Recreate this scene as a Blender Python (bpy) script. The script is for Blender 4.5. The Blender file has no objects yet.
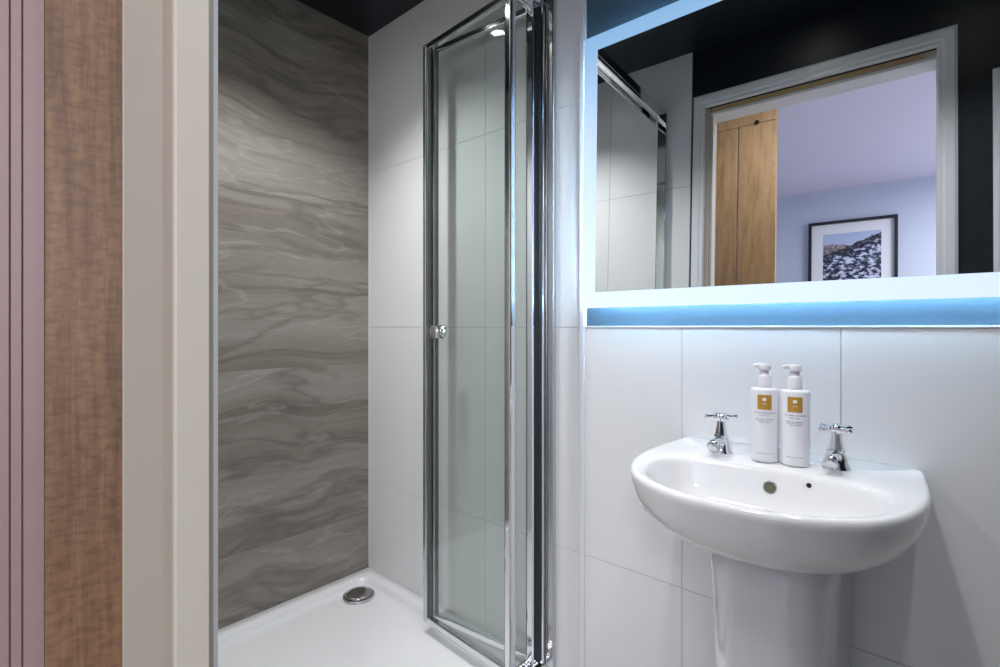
import bpy, bmesh, math, random
from mathutils import Vector, Matrix
C = bpy.context.scene
R = math.radians
PI = math.pi

# ------------------------------------------------------------------ camera, world, lights, exposure
cam_d = bpy.data.cameras.new('camera')
cam = bpy.data.objects.new('camera', cam_d)
C.collection.objects.link(cam)
cam_d.sensor_width = 36.0
cam_d.lens = 506.0 / 1000.0 * 36.0
cam_d.shift_y = -0.0065
cam_d.clip_start = 0.01
cam.location = (0, 0, 1.09)
cam.rotation_euler = (R(90), 0, R(41.4))
C.camera = cam

C.view_settings.view_transform = 'Standard'
C.view_settings.look = 'None'
C.view_settings.gamma = 1.0
C.view_settings.use_curve_mapping = False
C.view_settings.exposure = 0.16

w = bpy.data.worlds.new('world'); C.world = w; w.use_nodes = True
w.node_tree.nodes['Background'].inputs[0].default_value = (0.5, 0.5, 0.55, 1)
w.node_tree.nodes['Background'].inputs[1].default_value = 0.15

def spot(name, loc, energy, col, size, blend, rad=0.03, aim=None):
    d = bpy.data.lights.new(name, 'SPOT'); d.energy = energy; d.color = col
    d.spot_size = R(size); d.spot_blend = blend; d.shadow_soft_size = rad
    o = bpy.data.objects.new(name, d); C.collection.objects.link(o); o.location = loc
    if aim:
        o.rotation_euler = (Vector(aim) - Vector(loc)).to_track_quat('-Z', 'Y').to_euler()
    return o
def area(name, loc, energy, col, sx, sy, aim):
    d = bpy.data.lights.new(name, 'AREA'); d.energy = energy; d.color = col
    d.shape = 'RECTANGLE'; d.size = sx; d.size_y = sy
    o = bpy.data.objects.new(name, d); C.collection.objects.link(o); o.location = loc
    o.rotation_euler = (Vector(aim) - Vector(loc)).to_track_quat('-Z', 'Y').to_euler()
    return o

CEIL = 2.23
DOWN = [(-1.22, 0.66, CEIL), (-0.32, 0.52, CEIL), (0.12, 0.64, CEIL)]
spot('shower_downlight_beam', (DOWN[0][0], DOWN[0][1], CEIL-0.015), 56, (0.97, 0.98, 0.98), 116, 0.95)
spot('basin_downlight_beam', (DOWN[1][0], DOWN[1][1], CEIL-0.015), 26, (0.96, 0.98, 1.0), 98, 0.95)
spot('basin_downlight_beam', (DOWN[2][0], DOWN[2][1], CEIL-0.015), 19, (0.96, 0.98, 1.0), 98, 0.95)
area('bedroom_fill_light', (-0.42, -0.25, 2.37), 6, (1.0, 0.97, 0.92), 0.3, 0.2, (-0.55, -0.60, 0))  # unseen lamp added to brighten the plank door reflected in the mirror
area('bedroom_fill_light', (0.9, -1.7, 2.30), 40, (1.0, 0.97, 0.92), 0.5, 0.5, (0.9, -1.8, 0))  # unseen lamp added to light up the bedroom's far wall
area('bedroom_window_light', (1.70, -1.7, 1.5), 18, (1.0, 0.97, 0.95), 1.0, 1.2, (-1.0, -1.5, 1.6))

# ------------------------------------------------------------------ node materials
MATS = {}
def S(r, g, b):
    f = lambda c: (c/255/12.92) if c/255 <= .04045 else ((c/255+.055)/1.055)**2.4
    return (f(r), f(g), f(b), 1)
def mat(name, col=(.8,.8,.8,1), rough=.5, metal=0.0, coat=0.0, spec=.5, emit=None, es=0.0, noise=None, bump=None):
    m = bpy.data.materials.new(name); m.use_nodes = True
    nt = m.node_tree; b = nt.nodes['Principled BSDF']
    b.inputs['Base Color'].default_value = col
    b.inputs['Roughness'].default_value = rough
    b.inputs['Metallic'].default_value = metal
    b.inputs['Coat Weight'].default_value = coat
    b.inputs['Coat Roughness'].default_value = 0.05
    b.inputs['Specular IOR Level'].default_value = spec
    if emit:
        b.inputs['Emission Color'].default_value = emit
        b.inputs['Emission Strength'].default_value = es
    tc = nt.nodes.new('ShaderNodeTexCoord')
    if noise:
        sc, amt = noise
        n = nt.nodes.new('ShaderNodeTexNoise'); n.inputs['Scale'].default_value = sc; n.inputs['Detail'].default_value = 4
        mx = nt.nodes.new('ShaderNodeMix'); mx.data_type = 'RGBA'
        mx.inputs[6].default_value = tuple(c*(1-amt) for c in col[:3])+(1,)
        mx.inputs[7].default_value = tuple(min(1, c*(1+amt)) for c in col[:3])+(1,)
        nt.links.new(tc.outputs['Object'], n.inputs['Vector'])
        nt.links.new(n.outputs['Fac'], mx.inputs[0]); nt.links.new(mx.outputs[2], b.inputs['Base Color'])
    if bump:
        sc, st = bump
        n = nt.nodes.new('ShaderNodeTexNoise'); n.inputs['Scale'].default_value = sc; n.inputs['Detail'].default_value = 3
        bp = nt.nodes.new('ShaderNodeBump'); bp.inputs['Strength'].default_value = st; bp.inputs['Distance'].default_value = .002
        nt.links.new(tc.outputs['Object'], n.inputs['Vector'])
        nt.links.new(n.outputs['Fac'], bp.inputs['Height']); nt.links.new(bp.outputs[0], b.inputs['Normal'])
    MATS[name] = m
    return m
mat('white_tile', S(222, 222, 223), .30, noise=(3, .015), bump=(9, .08))
mat('grout', S(184, 184, 185), .8, noise=(60, .1))
mat('navy_paint', S(66, 92, 110), .55, noise=(8, .08), bump=(120, .25))
mat('dark_paint', S(17, 24, 32), .45, noise=(6, .08), bump=(120, .2))
mat('ceiling_paint', S(18, 25, 34), .38, noise=(4, .08), bump=(60, .1))
mat('gloss_white_paint', S(224, 225, 228), .32, noise=(5, .02), bump=(30, .12))
mat('jamb_paint_shaded', S(180, 170, 157), .4, noise=(7, .03), bump=(25, .2))
mat('ceramic', S(232, 232, 233), .10, coat=.6, noise=(4, .01))
mat('acrylic', S(228, 228, 230), .16, coat=.3, noise=(4, .01))
mat('chrome', (.80, .81, .83, 1), .07, 1.0, noise=(20, .02))
mat('satin_chrome', (.62, .63, .65, 1), .22, 1.0, noise=(20, .04))
mat('grey_seal', S(84, 90, 92), .4, noise=(20, .1))
mat('brass_grille', S(112, 108, 92), .4, .6, noise=(420, .6))
mat('drain_chrome', (.42, .41, .41, 1), .12, 1.0, noise=(9, .05))
mat('dark_gasket', S(34, 40, 44), .4, noise=(20, .1))
mat('black_hole', S(6, 6, 7), .7, noise=(20, .1))
mat('mirror_silver', (.88, .91, .91, 1), .0, 1.0)
mat('plastic_white', S(236, 235, 240), .28, noise=(10, .01))
mat('gold_label', S(196, 150, 58), .35, .25, noise=(120, .12))
mat('print_grey', S(150, 152, 160), .6, noise=(80, .2))
mat('label_white', S(245, 240, 225), .4, noise=(80, .02))
mat('stop_paint_lit', S(204, 197, 183), .35, noise=(7, .02), bump=(25, .15))  # lighter than the lining: the recess's shade is put into the two colours
mat('pink_panel', S(150, 124, 122), .42, noise=(6, .05))
mat('bedroom_wall', S(192, 201, 224), .7, noise=(3, .02), bump=(80, .1))
mat('bedroom_ceiling', S(212, 209, 230), .7, noise=(3, .02), bump=(80, .1))
mat('floor_grey', S(168, 165, 160), .6, noise=(12, .15))
mat('frame_black', S(14, 16, 34), .35, noise=(10, .1))
mat('mount_card', S(226, 230, 240), .7, noise=(50, .01))
m = mat('frosted_light', S(150, 165, 175), .5, emit=(.55, .80, 1, 1), es=.9)
def led_falloff():
    # emission fades upward on border and strip: brightest along the bottom edge
    nt = MATS['frosted_light'].node_tree; b = nt.nodes['Principled BSDF']
    tc = [n for n in nt.nodes if n.type == 'TEX_COORD'][0].outputs['Object']
    sp = nt.nodes.new('ShaderNodeSeparateXYZ'); nt.links.new(tc, sp.inputs[0])
    rp = ramp(nt, [(0.0, (.56, .66, .84, 1)), (.45, (.38, .51, .74, 1)), (.69, (.17, .36, .60, 1))])
    nt.links.new(sp.outputs[2], rp.inputs[0]); nt.links.new(rp.outputs[0], b.inputs['Emission Color'])
    b.inputs['Emission Strength'].default_value = 1.0
    nt = MATS['led_strip'].node_tree; b = nt.nodes['Principled BSDF']
    tc = [n for n in nt.nodes if n.type == 'TEX_COORD'][0].outputs['Object']
    sp = nt.nodes.new('ShaderNodeSeparateXYZ'); nt.links.new(tc, sp.inputs[0])
    mr = nt.nodes.new('ShaderNodeMapRange'); nt.links.new(sp.outputs[2], mr.inputs[0])
    for i, v in ((1, 0.0), (2, .69), (3, 62.0), (4, 14.0)): mr.inputs[i].default_value = v
    nt.links.new(mr.outputs[0], b.inputs['Emission Strength'])
mat('led_strip', S(220, 235, 250), .5, emit=(.56, .79, 1, 1), es=24.0)
mat('lamp_disc', S(250, 250, 245), .5, emit=(1, .97, .92, 1), es=25.0)
mat('raw_pine', S(176, 146, 108), .6, noise=(14, .12))

def ramp(nt, stops):
    r = nt.nodes.new('ShaderNodeValToRGB'); e = r.color_ramp.elements
    e[0].position, e[0].color = stops[0]; e[1].position, e[1].color = stops[-1]
    for p, c in stops[1:-1]:
        x = e.new(p); x.color = c
    return r
def math_n(nt, op, a, b=None, c=None):
    n = nt.nodes.new('ShaderNodeMath'); n.operation = op
    for i, v in enumerate((a, b, c)):
        if v is None: continue
        if isinstance(v, (int, float)): n.inputs[i].default_value = v
        else: nt.links.new(v, n.inputs[i])
    return n.outputs[0]
def mixc(nt, fac, a, b, mode='MIX'):
    n = nt.nodes.new('ShaderNodeMix'); n.data_type = 'RGBA'; n.blend_type = mode
    for i, v in ((0, fac), (6, a), (7, b)):
        if isinstance(v, (int, float, tuple)): n.inputs[i].default_value = v
        else: nt.links.new(v, n.inputs[i])
    return n.outputs[2]
def mapping(nt, src, scale, loc=(0,0,0), rot=(0,0,0)):
    n = nt.nodes.new('ShaderNodeMapping'); n.inputs['Scale'].default_value = scale
    n.inputs['Location'].default_value = loc; n.inputs['Rotation'].default_value = rot
    nt.links.new(src, n.inputs['Vector']); return n.outputs[0]
def noise_n(nt, vec, scale, detail=5, rough=.55, dist=0.0):
    n = nt.nodes.new('ShaderNodeTexNoise'); n.inputs['Scale'].default_value = scale
    n.inputs['Detail'].default_value = detail; n.inputs['Roughness'].default_value = rough
    n.inputs['Distortion'].default_value = dist
    nt.links.new(vec, n.inputs['Vector']); return n.outputs['Fac']

def wood(name, dark, mid, light, gscale=1.0, fleck=False, rough=.45):
    m = mat(name, mid, rough); nt = m.node_tree; b = nt.nodes['Principled BSDF']
    tc = [n for n in nt.nodes if n.type == 'TEX_COORD'][0].outputs['Object']
    v = mapping(nt, tc, (34*gscale, 34*gscale, 2.2))
    g = noise_n(nt, v, 2.2, 6, .6, .6)
    r = ramp(nt, [(.25, dark), (.5, mid), (.8, light)])
    nt.links.new(g, r.inputs[0]); col = r.outputs[0]
    v2 = mapping(nt, tc, (160*gscale, 160*gscale, 14))
    g2 = noise_n(nt, v2, 3, 3)
    r2 = ramp(nt, [(.35, (.78, .76, .74, 1)), (.6, (1, 1, 1, 1))])
    nt.links.new(g2, r2.inputs[0]); col = mixc(nt, .6, col, r2.outputs[0], 'MULTIPLY')
    if fleck:
        v3 = mapping(nt, tc, (70, 70, 150)); g3 = noise_n(nt, v3, 1.0, 2)
        r3 = ramp(nt, [(.36, (.66, .60, .54, 1)), (.56, (1, 1, 1, 1))])
        nt.links.new(g3, r3.inputs[0]); col = mixc(nt, .75, col, r3.outputs[0], 'MULTIPLY')
    nt.links.new(col, b.inputs['Base Color'])
    bp = nt.nodes.new('ShaderNodeBump'); bp.inputs['Strength'].default_value = .15; bp.inputs['Distance'].default_value = .001
    nt.links.new(g2, bp.inputs['Height']); nt.links.new(bp.outputs[0], b.inputs['Normal'])
    return m
wood('oak_stile', S(92, 64, 42), S(128, 95, 66), S(148, 115, 84), 1.0, True)
wood('oak_plank', S(150, 118, 82), S(182, 148, 106), S(200, 168, 126), .5)

def make_stone():
    m = mat('grey_stone_tile', S(130, 126, 118), .32); nt = m.node_tree; b = nt.nodes['Principled BSDF']
    tc = [n for n in nt.nodes if n.type == 'TEX_COORD'][0].outputs['Object']
    sp = nt.nodes.new('ShaderNodeSeparateXYZ'); nt.links.new(tc, sp.inputs[0])
    y, z = sp.outputs[1], sp.outputs[2]
    # three courses of slabs, seams at 0.365, 0.95, 1.535, 2.12: every course has its own vein pattern
    q = math_n(nt, 'DIVIDE', math_n(nt, 'SUBTRACT', z, 0.365), 0.585)
    row = math_n(nt, 'FLOOR', q)
    fr = math_n(nt, 'FRACT', q)
    cb = nt.nodes.new('ShaderNodeCombineXYZ')
    nt.links.new(math_n(nt, 'MULTIPLY', row, 3.7), cb.inputs[0])
    warp = noise_n(nt, mapping(nt, tc, (1, 1.5, 1.2)), 1.3, 1)
    # broad bend of the beds
    zz = math_n(nt, 'ADD', z, math_n(nt, 'MULTIPLY', math_n(nt, 'SUBTRACT', warp, .5), .22))
    nt.links.new(y, cb.inputs[1]); nt.links.new(zz, cb.inputs[2])
    P = cb.outputs[0]
    broad = noise_n(nt, mapping(nt, P, (1, .5, 5.0)), 1.3, 3, .5, .0)
    fine = noise_n(nt, mapping(nt, P, (1, .7, 26)), 1.5, 7, .62, .15)
    grain = noise_n(nt, mapping(nt, tc, (1, 9, 60)), 3, 5, .6)
    r = ramp(nt, [(.30, S(120, 113, 104)), (.46, S(142, 136, 127)), (.60, S(154, 149, 141)), (.78, S(138, 133, 125))])
    nt.links.new(broad, r.inputs[0])
    r2 = ramp(nt, [(.32, (.62, .60, .58, 1)), (.47, (.94, .93, .92, 1)), (.56, (1.0, 1.0, 1.0, 1)), (.72, (.86, .85, .83, 1))])
    nt.links.new(fine, r2.inputs[0])
    # fine bedding fades in and out
    zone = noise_n(nt, mapping(nt, P, (1, .5, 3.2), (4, 2, 9)), 1.5, 2)
    rz = ramp(nt, [(.42, (.12, .12, .12, 1)), (.60, (.95, .95, .95, 1))]); nt.links.new(zone, rz.inputs[0])
    col = mixc(nt, rz.outputs[0], r.outputs[0], mixc(nt, 1.0, r.outputs[0], r2.outputs[0], 'MULTIPLY'))
    # pale thread veins: thin band where a warped noise crosses its middle
    vn = noise_n(nt, mapping(nt, P, (1, .8, 4.0), (7, 1, 3)), 1.2, 4, .55, .25)
    d = math_n(nt, 'ABSOLUTE', math_n(nt, 'SUBTRACT', vn, .5))
    rv = ramp(nt, [(.0, (.38, .38, .38, 1)), (.012, (0, 0, 0, 1)), (.05, (0, 0, 0, 1))]); nt.links.new(d, rv.inputs[0])
    col = mixc(nt, rv.outputs[0], col, S(176, 173, 166))
    vn2 = noise_n(nt, mapping(nt, P, (1, .6, 3.4), (2, 8, 5)), 1.1, 4, .6, .2)
    d2 = math_n(nt, 'ABSOLUTE', math_n(nt, 'SUBTRACT', vn2, .47))
    rv2 = ramp(nt, [(.0, (.42, .42, .42, 1)), (.03, (0, 0, 0, 1)), (.06, (0, 0, 0, 1))]); nt.links.new(d2, rv2.inputs[0])
    col = mixc(nt, rv2.outputs[0], col, S(84, 78, 72))
    rg = ramp(nt, [(.3, (.84, .83, .82, 1)), (.7, (1.05, 1.05, 1.05, 1))]); nt.links.new(grain, rg.inputs[0])
    col = mixc(nt, .8, col, rg.outputs[0], 'MULTIPLY')
    seam = math_n(nt, 'LESS_THAN', fr, 0.005)
    col = mixc(nt, math_n(nt, 'MULTIPLY', seam, .25), col, S(92, 88, 84))
    nt.links.new(col, b.inputs['Base Color'])
make_stone()
led_falloff()

def make_glass():
    m = bpy.data.materials.new('shower_glass'); m.use_nodes = True; nt = m.node_tree
    nt.nodes.clear()
    out = nt.nodes.new('ShaderNodeOutputMaterial')
    tr = nt.nodes.new('ShaderNodeBsdfTransparent'); tr.inputs[0].default_value = (.965, .98, .973, 1)
    gl = nt.nodes.new('ShaderNodeBsdfGlossy'); gl.inputs['Roughness'].default_value = .0; gl.inputs[0].default_value = (.9, .96, .94, 1)
    lw = nt.nodes.new('ShaderNodeLayerWeight'); lw.inputs[0].default_value = .5
    # Schlick reflectance of a pane, the same from both sides, with a faint soap film over it
    n = nt.nodes.new('ShaderNodeTexNoise'); n.inputs['Scale'].default_value = 6
    f2 = math_n(nt, 'MULTIPLY_ADD', math_n(nt, 'POWER', lw.outputs['Facing'], 5), .96, .04)
    f3 = math_n(nt, 'MULTIPLY', f2, math_n(nt, 'MULTIPLY_ADD', n.outputs['Fac'], .1, .95))
    mx = nt.nodes.new('ShaderNodeMixShader'); nt.links.new(f3, mx.inputs[0])
    nt.links.new(tr.outputs[0], mx.inputs[1]); nt.links.new(gl.outputs[0], mx.inputs[2])
    nt.links.new(mx.outputs[0], out.inputs[0]); MATS['shower_glass'] = m
make_glass()

def make_print():
    # snowy hill village under a pale blue sky, object coordinates: x along, z up, origin at the print's centre
    m = mat('snow_print', S(200, 210, 230), .6); nt = m.node_tree; b = nt.nodes['Principled BSDF']
    tc = [n for n in nt.nodes if n.type == 'TEX_COORD'][0].outputs['Object']
    sp = nt.nodes.new('ShaderNodeSeparateXYZ'); nt.links.new(tc, sp.inputs[0]); x, z = sp.outputs[0], sp.outputs[2]
    n1 = noise_n(nt, tc, 22, 5, .7)
    # ridge climbing towards +x
    h = math_n(nt, 'ADD', math_n(nt, 'MULTIPLY_ADD', x, .42, .10), math_n(nt, 'MULTIPLY', math_n(nt, 'SUBTRACT', n1, .5), .09))
    near = math_n(nt, 'GREATER_THAN', h, z)
    h2 = math_n(nt, 'ADD', math_n(nt, 'MULTIPLY_ADD', x, -.10, .10), math_n(nt, 'MULTIPLY', math_n(nt, 'SUBTRACT', noise_n(nt, tc, 14, 4), .5), .06))
    far = math_n(nt, 'GREATER_THAN', h2, z)
    sky = S(176, 192, 226)
    nf = noise_n(nt, tc, 60, 5, .7); rf = ramp(nt, [(.4, S(92, 84, 96)), (.55, S(160, 146, 150)), (.7, S(200, 196, 214))]); nt.links.new(nf, rf.inputs[0])
    nn = noise_n(nt, mapping(nt, tc, (1, 1, 1.7)), 26, 5, .7); rn = ramp(nt, [(.40, S(22, 24, 44)), (.50, S(48, 52, 82)), (.56, S(186, 198, 228)), (.7, S(222, 230, 246))]); nt.links.new(nn, rn.inputs[0])
    # a dark wooded band just under the ridge
    band = math_n(nt, 'LESS_THAN', math_n(nt, 'SUBTRACT', h, z), .05)
    ground = mixc(nt, math_n(nt, 'MULTIPLY', band, .8), rn.outputs[0], S(34, 36, 56))
    col = mixc(nt, far, sky, rf.outputs[0]); col = mixc(nt, near, col, ground)
    nt.links.new(col, b.inputs['Base Color'])
make_print()

# ------------------------------------------------------------------ geometry helpers
def new_obj(name, bm, material, parent=None, smooth=False, bevel=0.0, loc=None, segs=2):
    me = bpy.data.meshes.new(name)
    bmesh.ops.recalc_face_normals(bm, faces=bm.faces)
    bm.to_mesh(me); bm.free()
    for m_ in (material if isinstance(material, (list, tuple)) else [material]): me.materials.append(MATS[m_])
    o = bpy.data.objects.new(name, me); C.collection.objects.link(o)
    if smooth:
        for p in me.polygons: p.use_smooth = True
    if bevel:
        md = o.modifiers.new('bevel', 'BEVEL'); md.width = bevel; md.segments = segs; md.limit_method = 'ANGLE'; md.angle_limit = R(40)
        if smooth:
            md.harden_normals = False
    if parent: o.parent = parent
    if loc: o.location = loc
    return o
def tag(o, label, cat, group=None):
    o['label'] = label; o['category'] = cat
    if group: o['group'] = group
    return o
def thing(name, label, cat, loc=(0,0,0), rot=(0,0,0), group=None):
    o = bpy.data.objects.new(name, None); C.collection.objects.link(o); o.empty_display_size = .05
    o.location = loc; o.rotation_euler = rot
    return tag(o, label, cat, group)
def struct(name, bm, material, parent=None, bevel=0.0, smooth=False):
    o = new_obj(name, bm, material, parent, bevel=bevel, smooth=smooth); o['kind'] = 'structure'; return o
def bx(bm, x0, x1, y0, y1, z0, z1, mi=0, mtx=None):
    vs = [bm.verts.new((x, y, z)) for x in (x0, x1) for y in (y0, y1) for z in (z0, z1)]
    if mtx: 
        for v in vs: v.co = mtx @ v.co
    fs = [(0,1,3,2),(4,6,7,5),(0,4,5,1),(2,3,7,6),(0,2,6,4),(1,5,7,3)]
    for f in fs:
        fc = bm.faces.new([vs[i] for i in f]); fc.material_index = mi
    return vs
def B(*a): 
    bm = bmesh.new(); bx(bm, *a); return bm
def lathe(bm, prof, n=32, mtx=None, close=True):
    rings = []
    for r, z in prof:
        if r < 1e-6: rings.append([bm.verts.new((0, 0, z))])
        else: rings.append([bm.verts.new((r*math.cos(2*PI*i/n), r*math.sin(2*PI*i/n), z)) for i in range(n)])
    for a, b in zip(rings, rings[1:]):
        for i in range(n):
            j = (i+1) % n
            if len(a) == 1 and len(b) == 1: continue
            if len(a) == 1: bm.faces.new((a[0], b[i], b[j]))
            elif len(b) == 1: bm.faces.new((a[i], a[j], b[0]))
            else: bm.faces.new((a[i], a[j], b[j], b[i]))
    if close:
        for r_ in (rings[0], rings[-1]):
            if len(r_) > 1: bm.faces.new(r_)
    vs = [v for r_ in rings for v in r_]
    if mtx:
        for v in vs: v.co = mtx @ v.co
    return vs
def loft(bm, rings, cap0=False, cap1=False):
    """rings: lists of points, closed loops with the same count"""
    vr = [[bm.verts.new(p) for p in r_] for r_ in rings]
    n = len(vr[0])
    for a, b in zip(vr, vr[1:]):
        for i in range(n):
            j = (i+1) % n; bm.faces.new((a[i], a[j], b[j], b[i]))
    if cap0: bm.faces.new(vr[0])
    if cap1: bm.faces.new(vr[-1])
    return vr
def tube(bm, pts, r, n=14):
    pts = [Vector(p) for p in pts]; rings = []
    rr = r if isinstance(r, (list, tuple)) else [r]*len(pts)
    up = Vector((0, 0, 1))
    for i, p in enumerate(pts):
        t = (pts[min(i+1, len(pts)-1)] - pts[max(i-1, 0)]).normalized()
        a = t.cross(up)
        if a.length < 1e-4: a = t.cross(Vector((1, 0, 0)))
        a.normalize(); b_ = a.cross(t).normalized()
        rings.append([p + (a*math.cos(2*PI*k/n) + b_*math.sin(2*PI*k/n))*rr[i] for k in range(n)])
    loft(bm, rings, True, True)
def axis_m(origin, direction):
    q = Vector(direction).to_track_quat('Z', 'Y')
    return Matrix.Translation(Vector(origin)) @ q.to_matrix().to_4x4()

# ------------------------------------------------------------------ room shell
XL, XR = -1.70, 0.80          # shower back wall, right wall
YA = 1.15                     # basin wall tile face
YD = 0.227                    # doorway wall, bathroom face
YB = 0.138                    # doorway wall, bedroom face
OL, OR_ = -0.655, 0.0185      # opening
HEAD = 1.957
ROWS = [-.111, .489, 1.089, 1.689, 2.289]
COLS = [-1.72, -1.0745, -.7235, -.4557, -.1498, .156, .462, .768, 1.074]

struct('floor', B(XL-.1, XR+.1, YB-.002, YA+.1, -.1, 0), 'floor_grey')
struct('floor', B(-1.9, 1.75, -2.85, YB-.002, -.1, 0), 'floor_grey')
struct('ceiling', B(XL-.1, XR+.1, YB, YA+.1, CEIL, CEIL+.1), 'ceiling_paint')
struct('ceiling', B(-1.9, 1.75, -2.85, YB, 2.40, 2.50), 'bedroom_ceiling')

def tiles(bm, xs, zs, y_face, sign, x0, x1, z0, z1, g=.0008, th=.008):
    """raised tiles on a grout bed; y_face is the visible face, sign = direction of the wall behind"""
    for a, b_ in zip(xs, xs[1:]):
        for c, d in zip(zs, zs[1:]):
            xa, xb = max(a+g, x0), min(b_-g, x1); za, zb = max(c+g, z0), min(d-g, z1)
            if xb-xa < .004 or zb-za < .004: continue
            ys = sorted((y_face, y_face+sign*th)); bx(bm, xa, xb, ys[0], ys[1], za, zb, 0)

# basin wall: painted plaster with tiles on it
wb = bmesh.new(); bx(wb, XL-.1, XR+.1, YA+.0125, YA+.15, 0, 2.5)
struct('wall_back', wb, 'navy_paint')
t = bmesh.new()
tiles(t, COLS, ROWS, YA, 1, XL, -.731, .0, CEIL)
bx(t, XL, -.731, YA+.0015, YA+.0125, 0, CEIL, 1)
tiles(t, COLS, ROWS[:3], YA, 1, -.716, XR, 0, 1.0885)
bx(t, -.716, XR, YA+.0015, YA+.0125, 0, 1.0875, 1)
o = struct('wall_back_tiling', t, ['white_tile', 'grout'], bevel=.0006)
# white corner trim between the full-height and the half-height tiles, and the trim along the tile top
struct('trim_1', B(-.731, -.716, YA-.004, YA+.0125, 0, CEIL), 'gloss_white_paint', bevel=.002)
struct('trim_2', B(-.716, XR, YA-.0015, YA+.0125, 1.0885, 1.0925), 'gloss_white_paint', bevel=.001)
struct('wall_left', B(XL-.1, XL, YB, YA+.0125, 0, 2.5), 'grey_stone_tile')
struct('trim_3', B(XL, XL+.003, YA-.003, YA, .15, CEIL), 'gloss_white_paint', bevel=.002)   # sealant in the corner
struct('wall_right', B(XR, XR+.1, YB, YA+.0125, 0, 2.5), 'dark_paint')
# doorway wall: left, right, over
wd = bmesh.new()
bx(wd, -1.9, OL-.02, YB, YD, 0, 2.5); bx(wd, OR_+.02, 1.75, YB, YD, 0, 2.5); bx(wd, OL-.02, OR_+.02, YB, YD, HEAD+.03, 2.5)
struct('wall_front', wd, 'dark_paint')
# bedroom face of that wall is pale: thin plaster skin
wd = bmesh.new()
bx(wd, -1.9, OL-.075, YB-.004, YB, 0, 2.4); bx(wd, OR_+.06, 1.75, YB-.004, YB, 0, 2.4); bx(wd, OL-.075, OR_+.06, YB-.004, YB, HEAD+.09, 2.4)
struct('wall_front_plaster', wd, 'bedroom_wall')
t = bmesh.new()
tiles(t, COLS, ROWS, YD+.012, -1, XL, -.724, 0, CEIL)
bx(t, XL, -.724, YD, YD+.0105, 0, CEIL, 1)
struct('wall_front_tiling', t, ['white_tile', 'grout'], bevel=.0006)
# bedroom walls
struct('wall_bedroom_far', B(-1.9, 1.75, -2.85, -2.70, 0, 2.5), 'bedroom_wall')
struct('wall_bedroom_left', B(-2.0, -1.9, -2.85, YD, 0, 2.5), 'bedroom_wall')
struct('wall_bedroom_right', B(1.75, 1.85, -2.85, YD, 0, 2.5), 'bedroom_wall')

# door lining and casing of the doorway (door_1): stepped jambs
df = bpy.data.objects.new('door_1', None); C.collection.objects.link(df); df['kind'] = 'structure'
df.location = ((OL+OR_)/2, YD, 0)
def child(name, bm, m_, par, bevel=0.0, smooth=False):
    o = new_obj(name, bm, m_, par, bevel=bevel, smooth=smooth)
    o.matrix_parent_inverse = Matrix.Translation(-Vector(par.location)) if par.rotation_euler[2] == 0 and par.rotation_euler[0] == 0 else par.matrix_basis.inverted()
    return o
# lining
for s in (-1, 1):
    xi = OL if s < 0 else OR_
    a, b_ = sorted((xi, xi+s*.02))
    child('door_lining', B(a, b_, YB, YD, 0, HEAD+.036), 'jamb_paint_shaded', df, .001)
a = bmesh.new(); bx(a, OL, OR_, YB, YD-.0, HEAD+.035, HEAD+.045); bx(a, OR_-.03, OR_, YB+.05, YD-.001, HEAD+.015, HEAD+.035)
child('door_lining', a, 'jamb_paint_shaded', df, .001)
# raw pine strip along the head, then the white stop
child('head_strip', B(OL+.004, OR_-.03, YD-.022, YD-.001, HEAD+.0155, HEAD+.0345), 'raw_pine', df, .001)
child('door_stop', B(OL, OR_, YB, YD-.006, HEAD+.003, HEAD+.015), 'gloss_white_paint', df, .002)
for s in (-1, 1):
    xi = OL if s < 0 else OR_
    a, b_ = sorted((xi, xi-s*(.010 if s < 0 else .002)))
    child('door_stop', B(a, b_, YB+.0455, YD-.0077, 0, HEAD+.003), 'stop_paint_lit', df, .002)
# casing on the bathroom side: moulded profile, mitred by overlap
def casing(par, x0, x1, ztop, wdt=.055, wr=.055, y=YD, mname='gloss_white_paint'):
    prof = [(0, 0), (0, .004), (.005, .012), (.016, .011), (.022, .014), (.046, .014), (.055, .010), (.055, 0)]
    bm = bmesh.new()
    def ring(fn): return [bm.verts.new(fn(u, d)) for u, d in prof]
    k = wdt/.055; kr = wr/.055; kt = .052/.055
    L0 = ring(lambda u, d: (x0-u*k, y+d, 0)); L1 = ring(lambda u, d: (x0-u*k, y+d, ztop+u*kt))
    R1 = ring(lambda u, d: (x1+u*kr, y+d, ztop+u*kt)); R0 = ring(lambda u, d: (x1+u*kr, y+d, 0))
    for A_, B_ in ((L0, L1), (L1, R1), (R1, R0)):
        for i in range(len(prof)-1): bm.faces.new((A_[i], A_[i+1], B_[i+1], B_[i]))
        bm.faces.new((A_[-1], A_[0], B_[0], B_[-1]))
    bm.faces.new(L0); bm.faces.new(R0)
    return child('door_casing', bm, mname, par)
casing(df, -.672, OR_-.002, HEAD+.035, .045, .048)
# a second cased door further along the same wall
d2 = bpy.data.objects.new('door_2', None); C.collection.objects.link(d2); d2['kind'] = 'structure'
d2.location = (.45, YD, 0)
casing(d2, .195, .70, 1.83)
child('door_panel', B(.197, .698, YD-.0, YD+.006, .005, 1.828), 'gloss_white_paint', d2, .001)

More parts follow.
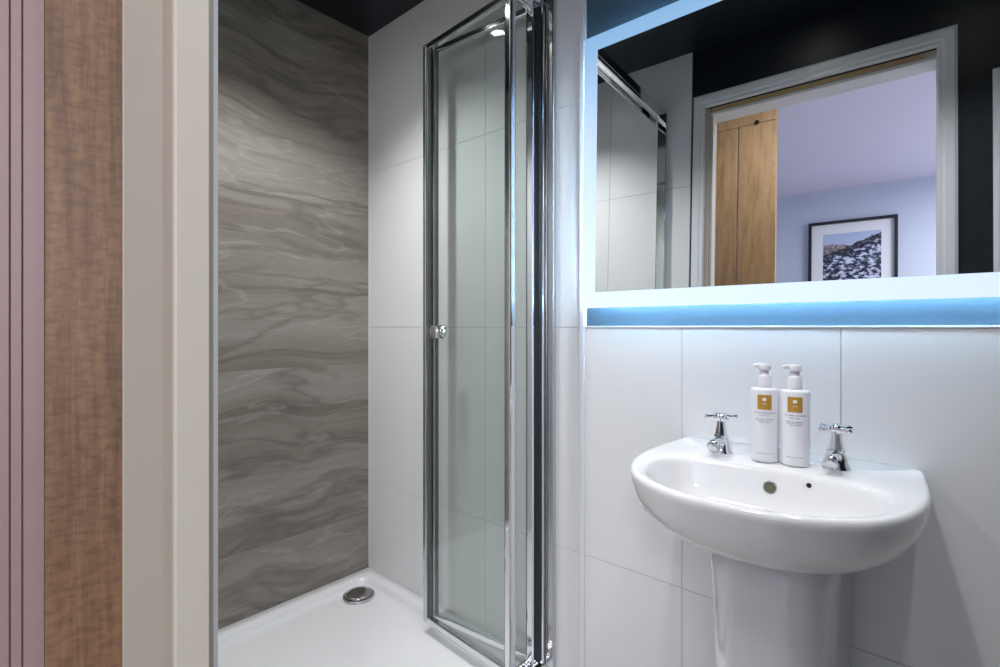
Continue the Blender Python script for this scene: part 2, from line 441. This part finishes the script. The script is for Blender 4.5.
# ------------------------------------------------------------------ the open door leaf at the left, seen along its face
leaf = thing('door_leaf', 'oak-edged door with a grooved pinkish grey panel, folded back at the doorway', 'door', (-.657, YB+.001, 0), (0, 0, 0))
leaf.rotation_euler = (0, 0, math.atan2(-.95, -.31))      # local +x runs away from the hinge, local +y is the visible side
TH = .038
def leaf_part(name, bm, m_, bevel=0.001, parent=None):
    return new_obj(name, bm, m_, parent or leaf, bevel=bevel)
a = bmesh.new(); bx(a, 0, .064, -TH, 0, .006, 1.95)
leaf_part('stile', a, 'oak_stile', .0015)
leaf_part('stile', B(.596, .66, -TH, 0, .006, 1.95), 'oak_stile', .0015)
leaf_part('rail', B(.064, .596, -TH, -.0005, 1.87, 1.95), 'oak_stile', .0015)
leaf_part('rail', B(.064, .596, -TH, -.0005, .006, .16), 'oak_stile', .0015)
# reeded panel
bm = bmesh.new(); prof = [(.064, -.030), (.064, -.006), (.065, -.004)]
x = .0812
while x < .59:
    prof += [(x-.0009, -.004), (x, -.0062), (x+.0009, -.004)]
    x += .0092
prof += [(.596, -.004), (.596, -.030)]
v0 = [bm.verts.new((px, py, .16)) for px, py in prof]; v1 = [bm.verts.new((px, py, 1.87)) for px, py in prof]
for i in range(len(prof)-1): bm.faces.new((v0[i], v0[i+1], v1[i+1], v1[i]))
bm.faces.new((v0[-1], v0[0], v1[0], v1[-1])); bm.faces.new(v0); bm.faces.new(v1)
o = leaf_part('grooved_panel', bm, 'pink_panel', 0); o['label'] = 'pinkish grey panel with fine upright grooves'

# oak plank door standing open in the bedroom (seen in the mirror)
pd = thing('plank_door', 'light oak plank door beyond the doorway, seen in the mirror', 'door', (-.98, -.77, 0))
X0, X1 = -1.33, -.605
def P(name, bm, m_='oak_plank', bevel=.002, par=pd):
    o = new_obj(name, bm, m_, par, bevel=bevel); o.matrix_parent_inverse = Matrix.Translation(-Vector(pd.location)); return o
P('rail', B(X0, X1, -.79, -.750, 2.297, 2.385))
P('rail', B(X0, X1, -.79, -.750, .006, .12))
P('stile', B(X0, X0+.09, -.79, -.750, .12, 2.297))
xs = [X0+.09, -1.12, -.965, -.797, X1]
for a_, b_ in zip(xs, xs[1:]):
    P('plank', B(a_+.003, b_-(.003 if b_ != X1 else 0), -.785, -.755, .12, 2.297), bevel=.003)
bm = bmesh.new(); lathe(bm, [(0, 0), (.010, 0), (.012, .006), (.009, .014), (0, .016)], 18, axis_m((-.70, -.750, 2.300), (0, 1, 0)))
P('peg', bm, 'black_hole', 0)

# ------------------------------------------------------------------ shower tray
tray = thing('shower_tray', 'low white shower tray between the grey stone wall and the folding door', 'shower tray', (-1.26, .69, 0))
def rrect(x0, x1, y0, y1, r, z, n=8):
    pts = []
    for cx, cy, a0 in ((x1-r, y1-r, 0), (x0+r, y1-r, 90), (x0+r, y0+r, 180), (x1-r, y0+r, 270)):
        for k in range(n+1):
            a = R(a0+90*k/n); pts.append(Vector((cx+r*math.cos(a), cy+r*math.sin(a), z)))
    return pts
tx0, tx1, ty0, ty1 = XL+.001, -.800, YD+.0125, YA-.001
bm = bmesh.new()
loft(bm, [rrect(tx0, tx1, ty0, ty1, .004, 0), rrect(tx0, tx1, ty0, ty1, .004, .146), rrect(tx0+.003, tx1-.003, ty0+.003, ty1-.003, .004, .150),
          rrect(tx0+.042, tx1-.075, ty0+.042, ty1-.042, .055, .150), rrect(tx0+.048, tx1-.081, ty0+.048, ty1-.048, .053, .148),
          rrect(tx0+.054, tx1-.088, ty0+.053, ty1-.053, .05, .132), rrect(tx0+.062, tx1-.096, ty0+.058, ty1-.058, .045, .127),
          rrect(tx0+.09, tx1-.13, ty0+.09, ty1-.09, .04, .125), rrect(tx0+.3, tx1-.35, ty0+.35, ty1-.35, .03, .123)], True, True)
o = new_obj('tray_body', bm, 'acrylic', tray, smooth=True); o.matrix_parent_inverse = Matrix.Translation(-Vector(tray.location))
for p in o.data.polygons:
    if p.index < 36: p.use_smooth = False
dr = thing('shower_drain', 'round domed chrome drain cover in the corner of the shower tray', 'drain', (-1.580, 1.026, .1262))
bm = bmesh.new(); lathe(bm, [(0, 0), (.056, 0), (.057, .003), (.054, .006), (.050, .0065), (.049, .005)], 48, close=False)
new_obj('rim', bm, 'satin_chrome', dr, smooth=True)
bm = bmesh.new(); lathe(bm, [(0, .004), (.047, .004), (.0475, .009), (.044, .0125), (.03, .0145), (0, .0155)], 48, close=False)
new_obj('cover', bm, 'drain_chrome', dr, smooth=True)

# ------------------------------------------------------------------ bifold shower door
sd = thing('bifold_shower_door', 'chrome framed folding glass shower door, folded open against the tiles', 'shower door', (-.85, 1.08, .15))
def SP(name, bm, m_, bevel=.0, parent=None, smooth=False):
    o = new_obj(name, bm, m_, parent or sd, bevel=bevel, smooth=smooth)
    o.matrix_parent_inverse = Matrix.Translation(-Vector(sd.location)); return o
ZB, ZT = .166, 1.975
APEX = Vector((-1.232, 1.055, 0)); PIV = Vector((-.848, 1.108, 0)); FREE = Vector((-.853, 1.020, 0))
def panel(p0, p1, z0, z1, name, post=(.016, .022), rail=.019):
    """framed glass between two points: posts, rails and the pane"""
    d = (p1-p0); L = d.length; ang = math.atan2(d.y, d.x)
    M = Matrix.Translation(p0) @ Matrix.Rotation(ang, 4, 'Z')
    fr = []
    for x0, x1, nm in ((0, post[0], 'post'), (L-post[1], L, 'post')):
        b = bmesh.new()
        # rounded section with a groove
        bx(b, x0, x1, -.011, .011, z0, z1, mtx=M)
        o = SP(nm, b, 'satin_chrome' if x0 == 0 else 'chrome', .004); fr.append(o)
    for za, zb in ((z0, z0+rail), (z1-rail, z1)):
        b = bmesh.new(); bx(b, post[0], L-post[1], -.009, .009, za, zb, mtx=M); SP('rail', b, 'chrome', .003)
    b = bmesh.new(); bx(b, post[0]-.002, L-post[1]+.002, -.0025, .0025, z0+rail-.003, z1-rail+.003, mtx=M)
    g = SP('glass_pane', b, 'shower_glass')
    # dark seals beside the posts
    for x0, x1 in ((post[0], post[0]+.003), (L-post[1]-.004, L-post[1])):
        b = bmesh.new(); bx(b, x0, x1, -.006, .006, z0+rail, z1-rail, mtx=M); SP('seal', b, 'grey_seal')
    return M, L
MA, LA = panel(APEX + Vector((.004, .014, 0)), PIV, ZB, ZT, 'inner')
MB_, LB = panel(APEX + Vector((.0, -.012, 0)), FREE, ZB, ZT, 'outer')
# hinge strip joining the two leaves at the fold
b = bmesh.new(); bx(b, APEX.x-.008, APEX.x+.002, APEX.y-.018, APEX.y+.022, ZB, ZT); SP('fold_hinge', b, 'chrome', .003)
# knob at the fold
b = bmesh.new()
kx = .045
kp = MB_ @ Vector((.050, .0025, 1.075))
nrm = (MB_.to_3x3() @ Vector((0, 1, 0))).normalized()
lathe(b, [(0, 0), (.021, 0), (.021, .003), (.011, .005), (.010, .014), (.020, .018), (.022, .023), (.021, .028), (.016, .030), (0, .0305)], 28, axis_m(kp, nrm))
SP('knob', b, 'chrome', smooth=True)
kp2 = MB_ @ Vector((.050, -.0025, 1.075))
b = bmesh.new(); lathe(b, [(0, 0), (.021, 0), (.021, .005), (.018, .007), (0, .0075)], 28, axis_m(kp2, -nrm)); SP('knob', b, 'chrome', smooth=True)
# wall channels, overhead track, sill
b = bmesh.new(); bx(b, -.856, -.834, 1.124, 1.148, .152, 2.0); SP('wall_channel', b, 'chrome', .003)
b = bmesh.new(); bx(b, -.833, -.806, 1.134, 1.148, .152, 2.0); SP('wall_channel', b, 'satin_chrome', .003)
b = bmesh.new(); bx(b, -.853, -.815, YD+.0125, YD+.035, .152, 2.0); SP('wall_channel', b, 'chrome', .003)
b = bmesh.new()
bx(b, -.876, -.832, YD+.0125, 1.148, 1.985, 2.020); bx(b, -.876, -.870, YD+.0125, 1.118, 1.972, 1.985); bx(b, -.838, -.832, YD+.0125, 1.118, 1.972, 1.985)
SP('overhead_track', b, 'chrome', .002)
b = bmesh.new()
bx(b, -.876, -.832, YD+.0125, 1.148, .1505, .160); bx(b, -.876, -.868, YD+.0125, 1.118, .160, .170)
SP('sill_track', b, 'chrome', .002)
b = bmesh.new(); bx(b, -.849, -.838, 1.1135, 1.1235, .168, 1.972); SP('seal', b, 'dark_gasket', .001)
# pivot blocks at top and bottom
for (px, py) in ((PIV.x-.012, PIV.y-.002), (FREE.x-.012, FREE.y)):
    for z0, z1 in ((.160, .168), (1.972, 1.986)):
        b = bmesh.new(); bx(b, px-.012, px+.014, py-.012, py+.012, z0, z1); SP('pivot_block', b, 'satin_chrome', .002)

# ------------------------------------------------------------------ basin on its pedestal
CX = -.236; ZR = .842; BY = YA-.001
def sym(h): return [(CX+x, y) for x, y in h] + [(CX-x, y) for x, y in reversed(h) if x > 1e-6]
OUT = [(0, .735), (.055, .739), (.098, .752), (.137, .774), (.170, .804), (.196, .850), (.213, .905), (.2195, .965), (.2175, 1.03), (.211, 1.10), (.206, BY)]
INN = [(0, .756), (.055, .761), (.098, .776), (.134, .801), (.159, .838), (.173, .884), (.175, .922), (.165, .954), (.135, .975), (.085, .987), (.04, .993), (0, .995)]
def catmull(pts, k=6):
    out = []
    for i in range(len(pts)-1):
        p0 = pts[max(i-1, 0)]; p1 = pts[i]; p2 = pts[i+1]; p3 = pts[min(i+2, len(pts)-1)]
        for j in range(k):
            t_ = j/k
            out.append(tuple(.5*(2*p1[a]+(p2[a]-p0[a])*t_+(2*p0[a]-5*p1[a]+4*p2[a]-p3[a])*t_*t_+(3*p1[a]-p0[a]-3*p2[a]+p3[a])*t_**3) for a in (0, 1)))
    out.append(pts[-1]); return out
N = 128
CC = (CX, .93)
def polar(poly):
    """sample closed polygon at N angles about CC"""
    res = []
    n = len(poly)
    for k in range(N):
        th = 2*PI*k/N; dx, dy = math.cos(th), math.sin(th); best = 0
        for i in range(n):
            ax, ay = poly[i][0]-CC[0], poly[i][1]-CC[1]; bx_, by_ = poly[(i+1) % n][0]-CC[0], poly[(i+1) % n][1]-CC[1]
            ex, ey = bx_-ax, by_-ay; den = dx*ey-dy*ex
            if abs(den) < 1e-12: continue
            t_ = (ax*ey-ay*ex)/den; u = (ax*dy-ay*dx)/den
            if t_ > 0 and -1e-6 <= u <= 1+1e-6: best = max(best, t_)
        res.append((CC[0]+dx*best, CC[1]+dy*best))
    return res
po = polar(sym(catmull(OUT))); pi_ = polar(sym(catmull(INN)))
def ringo(sx, sy, z):            # outer scaled, the back stays on the wall
    return [Vector((CX+(x-CX)*sx, BY-(BY-y)*sy, z)) for x, y in po]
def inset(d, z):                 # outer moved inwards by d
    r_ = []
    for x, y in po:
        v = Vector((x-CC[0], y-CC[1])); L = v.length; f = (L-d)/L
        yy = CC[1]+v.y*f
        if y > BY-.002: yy = min(BY-d*.0, y)
        r_.append(Vector((CC[0]+v.x*f, yy, z)))
    return r_
def ringi(s, z, dy=0.0, cx=0.0, cy=.885): return [Vector((CX+(x-CX)*s, cy+(y-cy)*s+dy, z)) for x, y in pi_]
def mix(a, b, t_, z): return [Vector((p.x*(1-t_)+q.x*t_, p.y*(1-t_)+q.y*t_, z)) for p, q in zip(a, b)]
basin = thing('wash_basin', 'white ceramic wash basin with curved front on a pedestal under the mirror', 'basin', (CX, .95, 0))
def BP(name, bm, m_, smooth=True, bevel=0, parent=None):
    o = new_obj(name, bm, m_, parent or basin, smooth=smooth, bevel=bevel)
    o.matrix_parent_inverse = Matrix.Translation(-Vector(basin.location)); return o
bm = bmesh.new()
io = [Vector((x, y, 0)) for x, y in po]; ii = [Vector((x, y, 0)) for x, y in pi_]
rings = [ringo(.42, .56, .713), ringo(.50, .64, .720), ringo(.60, .73, .727), ringo(.70, .81, .736), ringo(.79, .873, .747), ringo(.865, .920, .761), ringo(.93, .958, .778),
         ringo(.975, .984, .802), ringo(.997, .998, .826), ringo(1.0, 1.0, .834), inset(.001, .8385), inset(.0035, .8415), inset(.008, .8425),
         mix(io, ii, .5, .8412), mix(io, ii, .8, .8400), mix(io, ii, .93, .8378), ringi(1.0, .8345), ringi(.985, .829), ringi(.968, .820), ringi(.945, .808),
         ringi(.91, .792), ringi(.85, .774), ringi(.75, .760), ringi(.55, .750), ringi(.3, .745), ringi(.12, .744)]
loft(bm, rings, True, True)
BP('bowl', bm, 'ceramic')
# overflow grille and chain hole on the rear wall of the bowl
def on_bowl(x, z):
    # position on the rear wall for a given height
    k = [(.8345, 1.0), (.829, .985), (.820, .968), (.808, .945), (.792, .91), (.774, .85)]
    for (za, sa), (zb, sb) in zip(k, k[1:]):
        if zb <= z <= za:
            s = sa+(sb-sa)*(za-z)/(za-zb); return Vector((x, .885+(.995-.40*(x-CX)**2*2.2-.885)*s-.0012, z))
    return Vector((x, .99, z))
p = on_bowl(-.234, .806)
bm = bmesh.new(); M_ = axis_m(p+Vector((0, .001, 0)), (0, -1, .16))
lathe(bm, [(.0118, -.002), (.0118, .0012), (.0108, .0016), (.0100, .0012)], 30, M_, close=False)
ov = BP('overflow', bm, 'satin_chrome')
bm = bmesh.new(); lathe(bm, [(0, .0010), (.0100, .0010), (.0100, 0)], 30, M_, close=False)
BP('overflow_grille', bm, 'brass_grille', smooth=False)
p = on_bowl(-.174, .822)
bm = bmesh.new(); lathe(bm, [(0, .0015), (.0035, .0015), (.0040, .0003), (.004, -.001)], 20, axis_m(p, (0, -1, .16)), close=False)
BP('chain_hole', bm, 'black_hole')
# plug hole
bm = bmesh.new(); lathe(bm, [(.022, .0), (.022, .002), (.018, .003), (.015, .001), (0, .0005)], 30, Matrix.Translation((CX, .885, .7435)), close=False)
BP('waste', bm, 'chrome')
# pedestal
def ped(hw, y0, z, n=40):
    # D shaped section: rounded front, straight sides back to the wall
    pts = []
    yb = BY
    for k in range(n+1):
        a = PI + PI*k/n
        c_, s_ = math.cos(a), math.sin(a)
        e = .72
        pts.append(Vector((CX+.016+hw*math.copysign(abs(c_)**e, c_), y0+.10+.10*math.copysign(abs(s_)**e, s_), z)))
    pts.append(Vector((CX+.016+hw, yb, z))); pts.append(Vector((CX+.016-hw, yb, z)))
    return pts
bm = bmesh.new()
loft(bm, [ped(.098, .860, .0), ped(.098, .860, .02), ped(.088, .872, .06), ped(.084, .878, .2), ped(.086, .874, .4), ped(.090, .864, .58), ped(.094, .856, .68), ped(.096, .853, .728)], True, True)
BP('pedestal', bm, 'ceramic')

# ------------------------------------------------------------------ taps
def make_tap(label, loc, rz, hrot):
    t_ = thing('pillar_tap', label, 'tap', loc, (0, 0, rz), 'chrome cross-head taps on the basin')
    bm = bmesh.new()
    lathe(bm, [(0, 0), (.0215, 0), (.0225, .002), (.0215, .005), (.0185, .010), (.0175, .020), (.0160, .026), (.0125, .030), (.0120, .033), (0, .033)], 36, close=False)
    body = new_obj('body', bm, 'chrome', t_, smooth=True)
    bm = bmesh.new()      # fluted bonnet: eight flat sides narrowing upward
    lathe(bm, [(0, .031), (.0145, .031), (.0150, .034), (.0130, .036), (.0120, .038), (.0075, .062), (.0070, .064), (0, .064)], 8, close=False)
    new_obj('bonnet', bm, 'chrome', t_, bevel=.0007)
    bm = bmesh.new()      # spout forward (-y) with a turned-down nozzle
    tube(bm, [(0, -.002, .019), (0, -.016, .0235), (0, -.030, .026), (0, -.042, .0255), (0, -.050, .0225)], [.013, .0115, .0098, .0092, .0088], 20)
    new_obj('spout', bm, 'chrome', t_, smooth=True)
    bm = bmesh.new(); tube(bm, [(0, -.0485, .0232), (0, -.0545, .0185)], .0098, 20); new_obj('nozzle', bm, 'satin_chrome', t_, bevel=.0006)
    h = bpy.data.objects.new('cross_handle', None)
    bm = bmesh.new()
    lathe(bm, [(0, .062), (.0065, .062), (.0075, .065), (.0115, .067), (.0120, .072), (.0110, .077), (.0085, .0795), (0, .080)], 28, close=False)
    for k in range(4):
        a = hrot+k*PI/2; c_, s_ = math.cos(a), math.sin(a)
        tube(bm, [(c_*.008, s_*.008, .0722), (c_*.016, s_*.016, .0722), (c_*.027, s_*.027, .0722), (c_*.0295, s_*.0295, .0722), (c_*.031, s_*.031, .0722)], [.0042, .0034, .0036, .0048, .0042], 12)
    new_obj('cross_handle', bm, 'chrome', t_, smooth=True)
    return t_
make_tap('chrome cross-head basin tap to the left of the two white bottles', (-.336, 1.046, ZR-.002), 0, R(35))
make_tap('chrome cross-head basin tap to the right of the two white bottles', (-.1455, 1.058, ZR-.002), R(0), R(52))

# ------------------------------------------------------------------ toiletry bottles
def make_bottle(label, loc, rz, lines):
    t_ = thing('pump_bottle', label, 'bottle', loc, (0, 0, rz), 'white pump bottles on the basin')
    def oval(rx, ry, z, n=40): return [Vector((rx*math.cos(2*PI*k/n), ry*math.sin(2*PI*k/n), z)) for k in range(n)]
    RX, RY = .0238, .0215
    bm = bmesh.new()
    loft(bm, [oval(RX-.003, RY-.003, 0), oval(RX-.0007, RY-.0007, .0012), oval(RX, RY, .004), oval(RX, RY, .1310), oval(RX-.0006, RY-.0006, .1335), oval(RX-.0028, RY-.0028, .1350), oval(.012, .012, .1362)], True, True)
    body = new_obj('bottle_body', bm, 'plastic_white', t_, smooth=True)
    bm = bmesh.new(); lathe(bm, [(0, .1355), (.0118, .1355), (.0120, .137), (.0116, .158), (.0108, .1595), (.0075, .160), (.0070, .170), (0, .170)], 32, close=False)
    new_obj('collar', bm, 'plastic_white', t_, smooth=True)
    bm = bmesh.new()
    lathe(bm, [(0, .169), (.0100, .169), (.0108, .171), (.0108, .1785), (.0095, .1805), (0, .1810)], 32, close=False)
    tube(bm, [(0, 0, .1775), (-.010, -.002, .1775), (-.0165, -.0035, .1769), (-.0190, -.004, .1753)], [.0046, .0044, .0038, .0034], 14)
    new_obj('pump_head', bm, 'plastic_white', t_, smooth=True)
    # gold emblem label, curved with the bottle, facing -y
    def patch(a0, a1, z0, z1, off, n=10):
        b = bmesh.new(); lo = []; hi = []
        for k in range(n+1):
            a = -PI/2+a0+(a1-a0)*k/n
            x_, y_ = (RX+off)*math.cos(a), (RY+off)*math.sin(a)
            lo.append(b.verts.new((x_, y_, z0))); hi.append(b.verts.new((x_, y_, z1)))
        for k in range(n): b.faces.new((lo[k], lo[k+1], hi[k+1], hi[k]))
        r_ = bmesh.ops.extrude_face_region(b, geom=list(b.faces))
        for v in [g for g in r_['geom'] if isinstance(g, bmesh.types.BMVert)]:
            v.co.x *= (RX+off-.0006)/(RX+off); v.co.y *= (RY+off-.0006)/(RY+off)
        return b
    em = new_obj('emblem', patch(-.50, .50, .0975, .1245, .0003), 'gold_label', t_)
    b = patch(-.13, .13, .1135, .1190, .0006, 4); new_obj('emblem_mark', b, 'label_white', em)
    b = patch(-.16, .16, .1075, .1085, .0006, 4); new_obj('emblem_mark', b, 'label_white', em)
    # fine grey print: rows of tiny marks
    rnd = random.Random(lines)
    for (z_, hw_, h_) in ((.0915, .80, .0017), (.0870, .36, .0012), (.0800, .62, .0012), (.0770, .52, .0011), (.0740, .36, .0010), (.0170, .60, .0010)):
        a = -hw_
        b = bmesh.new()
        while a < hw_:
            wd_ = rnd.uniform(.03, .06)
            pb = patch(a, min(a+wd_, hw_), z_-h_/2, z_+h_/2, .0002, 1)
            me_ = bpy.data.meshes.new('tmp'); pb.to_mesh(me_); pb.free(); b.from_mesh(me_); bpy.data.meshes.remove(me_)
            a += wd_+rnd.choice((.012, .012, .05))
        new_obj('printed_line', b, 'print_grey', t_)
    return t_
make_bottle('white pump bottle with gold square label, nearer the left tap', (-.2545, 1.038, ZR-.0012), R(12), 3)
make_bottle('white pump bottle with gold square label, nearer the right tap', (-.2055, 1.042, ZR-.0012), R(11), 5)

# ------------------------------------------------------------------ lit mirror
mir = thing('led_mirror', 'wide wall mirror with a glowing frosted blue-white border above the basin', 'mirror', (-.203, 1.121, 1.138), (0, 0, 0))
# local frame: x along, y into the wall, z up
mir.rotation_euler = (R(-1.3), 0, R(1.2))
W2, HT = .4975, .694
bo = .0435; bw = .0385
def MP(name, bm, m_, bevel=0): return new_obj(name, bm, m_, mir, bevel=bevel)
MP('mirror_pane', B(-W2+bw, W2-bw, -.0002, .005, bo-.004, HT-bo+.004), 'mirror_silver')
b = bmesh.new()
def fr(b, xo, zo0, zo1, xi, zi0, zi1, y0, y1):
    bx(b, -xo, xo, y0, y1, zo0, zi0); bx(b, -xo, xo, y0, y1, zi1, zo1); bx(b, -xo, -xi, y0, y1, zi0, zi1); bx(b, xi, xo, y0, y1, zi0, zi1)
fr(b, W2, 0, HT, W2-bw, bo-.004, HT-bo+.004, 0, .005)
MP('light_border', b, 'frosted_light')
MP('back_box', B(-W2+.05, W2-.05, .0052, .0180, .05, HT-.05), 'satin_chrome')
b = bmesh.new(); fr(b, W2-.035, .035, HT-.035, W2-.05, .05, HT-.05, .0056, .0130)
MP('led_strip', b, 'led_strip')

# ------------------------------------------------------------------ ceiling downlights
names = ['round ceiling downlight over the shower tray', 'round ceiling downlight over the floor near the doorway', 'round ceiling downlight in front of the basin, right of centre']
for (x, y, z), lb in zip(DOWN, names):
    d = thing('ceiling_downlight', lb, 'ceiling light', (x, y, CEIL), group='ceiling downlights')
    bm = bmesh.new(); lathe(bm, [(.026, -.001), (.028, -.004), (.036, -.005), (.040, -.003), (.041, 0), (.026, 0)], 36, close=False)
    new_obj('bezel', bm, 'chrome', d, smooth=True)
    bm = bmesh.new(); lathe(bm, [(0, -.0015), (.026, -.0015), (.026, -.0005), (0, -.0005)], 36, close=False)
    new_obj('lamp', bm, 'lamp_disc', d)

# ------------------------------------------------------------------ framed picture in the bedroom
pic = thing('framed_picture', 'black framed photograph of a snowy hill village, seen in the mirror', 'picture', (-.415, -2.70, 1.83))
FW, FH = .297, .305
b = bmesh.new()
bx(b, -FW, FW, 0, .030, FH-.022, FH); bx(b, -FW, FW, 0, .030, -FH, -FH+.022); bx(b, -FW, -FW+.022, 0, .030, -FH+.022, FH-.022); bx(b, FW-.022, FW, 0, .030, -FH+.022, FH-.022)
new_obj('frame', b, 'frame_black', pic, bevel=.001)
new_obj('mount', B(-FW+.018, FW-.018, .001, .010, -FH+.018, FH-.018), 'mount_card', pic)
o = new_obj('print', B(-.194, .194, .010, .0108, -.20, .20), 'snow_print', pic)
